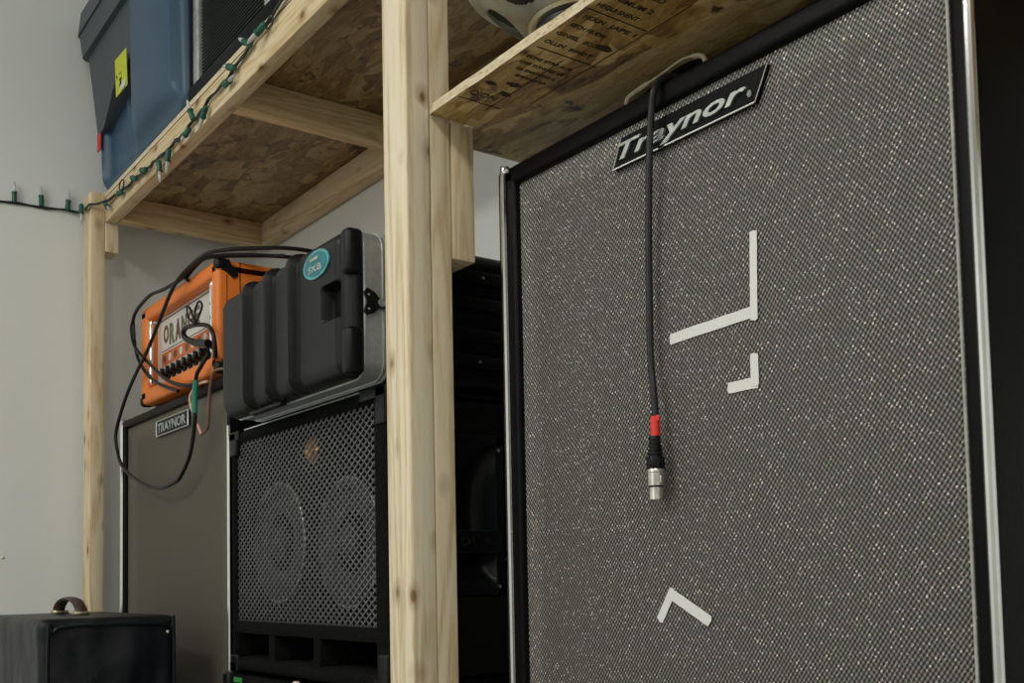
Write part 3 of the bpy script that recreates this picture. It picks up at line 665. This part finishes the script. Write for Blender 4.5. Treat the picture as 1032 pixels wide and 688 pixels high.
# ================================================================ loudspeaker chassis lying on the lower board
def chassis():
    t = thing('loudspeaker_chassis', (-.968, .838, 1.3695), 'bare silver metal loudspeaker frame lying on the lower shelf board', 'speaker')
    ax = Vector((.02, -.01, -1)).normalized()      # rim up, magnet down on the board
    C_ = Vector((-.968, .838, 1.462)); e = Vector((1, 0, 0)); e = (e-ax*e.dot(ax)).normalized(); f_ = ax.cross(e)
    R0, R1, R2, h = .150, .137, .066, .066
    P_ = lambda r, a, q: C_+ax*q+(e*math.cos(a)+f_*math.sin(a))*r
    bm = new()
    n = 96
    def band(p, q):
        A_ = [bm.verts.new(P_(p[0], 2*math.pi*j/n, p[1])) for j in range(n)]; B_ = [bm.verts.new(P_(q[0], 2*math.pi*j/n, q[1])) for j in range(n)]
        for j in range(n): bm.faces.new((A_[j], A_[(j+1) % n], B_[(j+1) % n], B_[j]))
    band((R0, -.006), (R0, .0)); band((R0, 0), (R1, .001)); band((R1, .001), (R1-.003, .010)); band((R0, -.006), (R1-.006, -.006))
    band((R2+.004, h-.003), (R2, h)); band((R2, h), (R2-.03, h+.004)); band((R2-.03, h+.004), (.001, h+.004))
    rim = link('frame_rim', bm, 'steel', t)
    # cone-shaped wall with eight windows: a quad grid with cells left out
    bm = new(); ns, nr = 360, 30; g_ = []
    for i in range(nr+1):
        q = i/nr; r = R1-.003+(R2+.004-R1+.003)*q; hh_ = .010+(h-.013)*(q**.8)
        g_.append([bm.verts.new(P_(r, 2*math.pi*j/ns, hh_)) for j in range(ns)])
    for i in range(nr):
        for j in range(ns):
            a = ((j+.5)/ns*6) % 1; q = (i+.5)/nr
            if ((a-.5)/.34)**2+((q-.46)/.36)**2 < 1: continue
            bm.faces.new((g_[i][j], g_[i][(j+1) % ns], g_[i+1][(j+1) % ns], g_[i+1][j]))
    bmesh.ops.solidify(bm, geom=bm.faces[:], thickness=.0016)
    link('basket', bm, 'steel', t)
    bm = new(); lathe(bm, [(.126, .000), (.05, .045), (.03, .047)], C_, ax, 40); link('cone', bm, 'cone', t)
    bm = new(); lathe(bm, [(.062, h+.004), (.062, h+.022), (.05, h+.0245)], C_, ax, 40); link('magnet', bm, 'black', t)
    return t
chassis()

# ================================================================ blue tote
def tote():
    t = thing('storage_tote', (-2.50, .95, 1.7375), 'blue plastic storage tote with yellow and red stickers at the left end of the shelf', 'tote')
    zs = [1.7375, 1.740, 1.745, 1.752, 1.760, 1.768, 1.776, 1.782, 1.788, 1.794, 1.80, 1.81, 1.83, 1.88, 1.95, 2.02, 2.10, 2.16]
    def sect(z, g=0., pillar=True):
        q = (z-1.7375)/(2.16-1.7375); u0_ = -2.800-.015*q-g; u1_ = -2.172+min(0, .002*q+g); v0_ = .752-.010*q-g; v1_ = 1.12+.01*q+g
        cr_ = max(0, 1-(z-1.7375)/.045); ins = .045*(1-math.sqrt(1-cr_*cr_))
        u0_ += ins; u1_ -= ins; v0_ += ins*.3; v1_ -= ins; r = .020; pts = []
        def arc(cx, cy, a0):
            for k in range(7):
                a = math.radians(a0+90*k/6); pts.append((cx+r*math.cos(a), cy+r*math.sin(a)))
        arc(u0_+r, v0_+r, 180)
        # front wall from left to right: rounded corner, recessed panel with a thin rib, then a broad pillar
        t_ = min(1, max(0, (z-1.766)/.045)); pw = math.sqrt(1-(1-t_)**2) if pillar else 0
        n = 90
        for k in range(1, n):
            u = u0_+r+(u1_-r-u0_-r)*k/n; d = 0.
            if pillar:
                sm_ = lambda a, b_, x: (lambda q: q*q*(3-2*q))(min(1, max(0, (x-a)/(b_-a))))
                d -= .020*sm_(-2.785, -2.760, u)*(1-sm_(-2.52, -2.50, u))*min(1, max(0, (z-1.745)/.03))
                d += .008*math.exp(-((u-(-2.595-.02*q))/.008)**2)*min(1, max(0, (z-1.79)/.02))
                x = (u+2.337)/.163
                if abs(x) < 1: d += .030*(1-abs(x)**2.6)**.6*pw
            pts.append((u, v0_-d))
        arc(u1_-r, v0_+r, 270); arc(u1_-r, v1_-r, 0); arc(u0_+r, v1_-r, 90)
        return pts
    bm = new(); rings = [[bm.verts.new((x, y, z)) for x, y in sect(z)] for z in zs]; n = len(rings[0])
    for A_, B_ in zip(rings, rings[1:]):
        for j in range(n): bm.faces.new((A_[j], A_[(j+1) % n], B_[(j+1) % n], B_[j]))
    bm.faces.new(rings[0][::-1]); bm.faces.new(rings[-1])
    link('tote_body', bm, 'tote', t, smooth=50)
    def collar(z0_, z1_, g0, g1, name, mat, rise=0.):
        bm = new(); A_ = []; 
        for z, g in ((z0_, g0), (z1_, g1)):
            A_.append([bm.verts.new((x, y, z+(min(.090, .090*max(0, x+2.745)/.11) if z == z0_ and rise else 0))) for x, y in sect(2.16, g, False)])
        n = len(A_[0])
        for j in range(n): bm.faces.new((A_[0][j], A_[0][(j+1) % n], A_[1][(j+1) % n], A_[1][j]))
        bm.faces.new(A_[0][::-1]); bm.faces.new(A_[1])
        return link(name, bm, mat, t)
    collar(1.893, 2.105, -.001, .018, 'tote_collar', 'lid', 1)
    collar(2.105, 2.165, .030, .036, 'tote_rim', 'lid')
    collar(2.1655, 2.225, .040, .034, 'tote_lid', 'lid')
    def sticker(name, us, zs_, v, mat, lab):
        bm = new(); prism(bm, [(us[0], v, zs_[0]), (us[1], v, zs_[0]-.004), (us[1]+.003, v-.004, zs_[1]-.006), (us[0]+.003, v-.004, zs_[1])], (0, .0008, 0)); return link(name, bm, mat, t, lab, smooth=0)
    return t, sticker
T_, stk = tote()
y_ = stk('price_sticker', (-2.592, -2.500), (1.912, 2.002), .7310, 'yellow', 'yellow paper sticker')
text('sticker_marks', '4Z', (-2.568, .7290, 1.950), (0, 0, 1), (-1, 0, 0), .030, 'ink', T_, .045, .0004, .01)
text('sticker_marks', 'M.S', (-2.540, .7290, 1.925), (0, 0, 1), (-1, 0, 0), .026, 'ink', T_, .04, .0004, .01)
link('barcode', box((-2.550, .7290, 1.912), (-2.512, .7300, 1.928)), 'paper', T_)
link('red_sticker', box((-2.803, .7430, 1.850), (-2.775, .7460, 1.896)), 'redlabel', T_, 'red label at the left corner')

# ================================================================ amplifier on the upper shelf
ua = thing('grilled_amplifier', (-1.95, .92, 1.737), 'black amplifier with dark slatted grille and silver uprights beside the blue tote', 'amplifier')
bm = new(); bx(bm, (-2.165, .760, 1.7375), (-1.70, 1.10, 1.772), .003); bx(bm, (-2.165, .760, 2.12), (-1.70, 1.10, 2.16), .003)
bx(bm, (-2.165, .762, 1.76), (-2.150, 1.10, 2.13), .002); bx(bm, (-1.735, .762, 1.76), (-1.70, 1.10, 2.13), .002); bx(bm, (-2.13, 1.05, 1.74), (-1.705, 1.09, 2.15))
link('cabinet_body', bm, 'tolex', ua)
for xx, ww in ((-2.148, .030), (-1.775, .024)): link('silver_upright', box((xx, .764, 1.768), (xx+ww, .780, 2.125), .002), 'silverp', ua, 'silver upright trim')
bm = new(); z = 1.776
while z < 2.12: bx(bm, (-2.116, .772, z), (-1.776, .784, z+.0035)); z += .0075
bx(bm, (-2.11, .786, 1.77), (-1.74, .790, 2.12))
link('slatted_grille', bm, 'black', ua)['kind'] = 'stuff'

# ================================================================ covered combo at the lower left
ca = thing('covered_amplifier', (-2.31, .573, 0), 'low black vinyl-covered amplifier with brown handle in front of the olive cabinet', 'amplifier')
bm = new(); bx(bm, (-2.56, .447, .0), (-2.062, .700, .664), .016, 4)
bmesh.ops.subdivide_edges(bm, edges=[e for e in bm.edges if e.calc_length() > .15], cuts=28, use_grid_fill=True)
for v in bm.verts:
    c_ = v.co; f = noise.noise(Vector((c_.x*9, c_.y*9+3, c_.z*4)))*.011+noise.noise(Vector((c_.x*22, c_.y*22, c_.z*9)))*.004
    k = min(1, max(0, (.664-c_.z)/.03)); v.co += Vector((1, -.6, 0))*f*k*(1 if c_.z > .05 else 0)
link('vinyl_cover', bm, 'vinylcover2', ca, smooth=60)
q = [(-2.058, .462, .03), (-2.058, .462, .600), (-2.058, .470, .638), (-2.058, .492, .6485), (-2.058, .58, .6500), (-2.058, .660, .6475), (-2.058, .686, .640), (-2.058, .692, .610), (-2.058, .692, .03)]
link('piping', tube(new(), q, .0034, 8), 'vinylcover', ca)
bm = new(); tube(bm, [(-2.465, .575, .664), (-2.455, .575, .680), (-2.42, .575, .693), (-2.37, .575, .697), (-2.32, .575, .693), (-2.285, .575, .680), (-2.275, .575, .664)], .0048, 10)
for v in bm.verts: v.co.y = .575+(v.co.y-.575)*2.6
hn = link('handle', bm, 'leather', ca, 'brown leather carrying handle')
for xx in (-2.455, -2.285): link('handle_mount', box((xx-.018, .560, .6635), (xx+.018, .590, .672), .002), 'brass', ca, 'pale metal handle mount')
bm = new(); lathe(bm, [(.003, 0), (.002, .002), (0, .003)], (-2.0585, .680, .632), (1, 0, 0), 10); link('snap_stud', bm, 'paper', ca, 'small pale stud')

# ================================================================ string of lights
sl = thing('string_lights', (-2.2, .75, 1.66), 'dark green string of small clear lights draped along the shelf rail', 'lights')
path = [(-2.876, .30, 1.6935), (-2.876, .5212, 1.6995), (-2.876, .6142, 1.7035), (-2.872, .685, 1.7060), (-2.868, .7110, 1.7025), (-2.83, .7150, 1.700), (-2.77, .7150, 1.694), (-2.745, .7480, 1.7050), (-2.6661, .752, 1.6958), (-2.5671, .752, 1.6897), (-2.4074, .752, 1.6788), (-2.3029, .752, 1.6781), (-2.1558, .752, 1.6771), (-2.1318, .752, 1.6769), (-2.0227, .752, 1.6904), (-1.917, .752, 1.695), (-1.8168, .752, 1.7114), (-1.7594, .752, 1.7184), (-1.7198, .752, 1.721), (-1.6663, .750, 1.7344), (-1.60, .752, 1.738), (-1.45, .752, 1.70)]
fine = []
for a, b_ in zip(path, path[1:]):
    a, b2 = Vector(a), Vector(b_); m = max(1, int((b2-a).length/.02))
    for k in range(m):
        p = a.lerp(b2, k/m)
        if p.x > -2.84: p += Vector((0, random.uniform(-.0015, 0), random.uniform(-.0035, .0035)))
        fine.append(p)
fine.append(Vector(path[-1]))
bm = new(); tube(bm, fine, .0029, 6, smooth=False)
f2 = [p+Vector((0, -.002 if p.x > -2.84 else 0, .0028*math.sin(i*1.1)-(.003 if p.x > -2.8 else 0))) for i, p in enumerate(fine)]
tube(bm, f2, .0026, 6, smooth=False)
link('wire', bm, 'wiregreen', sl)
def loopw(c_, r): return tube(new(), [(c_[0]+r*math.cos(a)*1.6, .747, c_[2]+r*math.sin(a)) for a in [k*math.pi/4 for k in range(8)]], .0018, 5, closed=True)
link('wire', loopw((-2.60, .747, 1.700), .012), 'wiregreen', sl); link('wire', loopw((-1.712, .747, 1.712), .009), 'wiregreen', sl)
bm = new(); lathe(bm, [(.0030, 0), (.0052, .002), (.0056, .010), (.0048, .020), (.0062, .021), (.0062, .0245), (.0040, .0245)], (0, 0, 0), (0, 0, 1), 10); s0 = link('socket', bm, 'socket', None)
sm = s0.data; bpy.data.objects.remove(s0)
bm = new(); lathe(bm, [(.0038, .0240), (.0040, .032), (.0034, .040), (.0014, .047), (0, .049)], (0, 0, 0), (0, 0, 1), 10); s0 = link('bulb', bm, 'glass', None)
bmh = s0.data; bpy.data.objects.remove(s0)
V = .746
bl_list = [((-1.7257, V, 1.7167), (-1.7613, V-.012, 1.700)), ((-1.795, V, 1.7063), (-1.8932, V-.012, 1.7738)), ((-1.8713, V, 1.6946), (-1.9764, V-.010, 1.7427)), ((-1.9247, V, 1.681), (-1.885, V, 1.6805)), ((-2.0204, V, 1.678), (-2.050, V, 1.6560)), ((-2.0941, V, 1.6746), (-2.1114, V-.006, 1.7179)), ((-2.1177, V, 1.6663), (-2.1476, V, 1.6622)), ((-2.2481, V, 1.6688), (-2.2612, V, 1.6294)), ((-2.3146, V, 1.6655), (-2.3079, V, 1.6201)), ((-2.4059, V, 1.6749), (-2.4801, V-.004, 1.6922)), ((-2.4801, V, 1.6764), (-2.607, V-.004, 1.7294)), ((-2.595, V, 1.679), (-2.6741, V, 1.6998)), ((-2.7379, V, 1.6937), (-2.6781, V, 1.6554)), ((-2.838, V-.033, 1.7180), (-2.835, V-.034, 1.685)),
    ((-2.872, .5582, 1.7016), (-2.870, .558, 1.7337)), ((-2.872, .623, 1.7050), (-2.870, .6217, 1.7415)), ((-2.872, .6864, 1.7060), (-2.870, .6887, 1.735))]
for a, b_ in bl_list:
    a, b2 = Vector(a), Vector(b_); d = b2-a; s_ = 1.12
    o = bpy.data.objects.new('socket', sm); COL.objects.link(o); o.parent = sl; o.location = a-ORG[sl.name]; o.rotation_euler = d.to_track_quat('Z', 'Y').to_euler(); o.scale = (s_, s_, s_)
    q = bpy.data.objects.new('bulb', bmh); COL.objects.link(q); q.parent = o
# nail head in the left wall
bm = new(); lathe(bm, [(.0035, 0), (.0035, .0015), (0, .003)], (WL, .5405, .798), (1, 0, 0), 10)
single('wall_nail', bm, 'brass', 'tiny brass nail head in the left wall above the covered amplifier', 'nail')
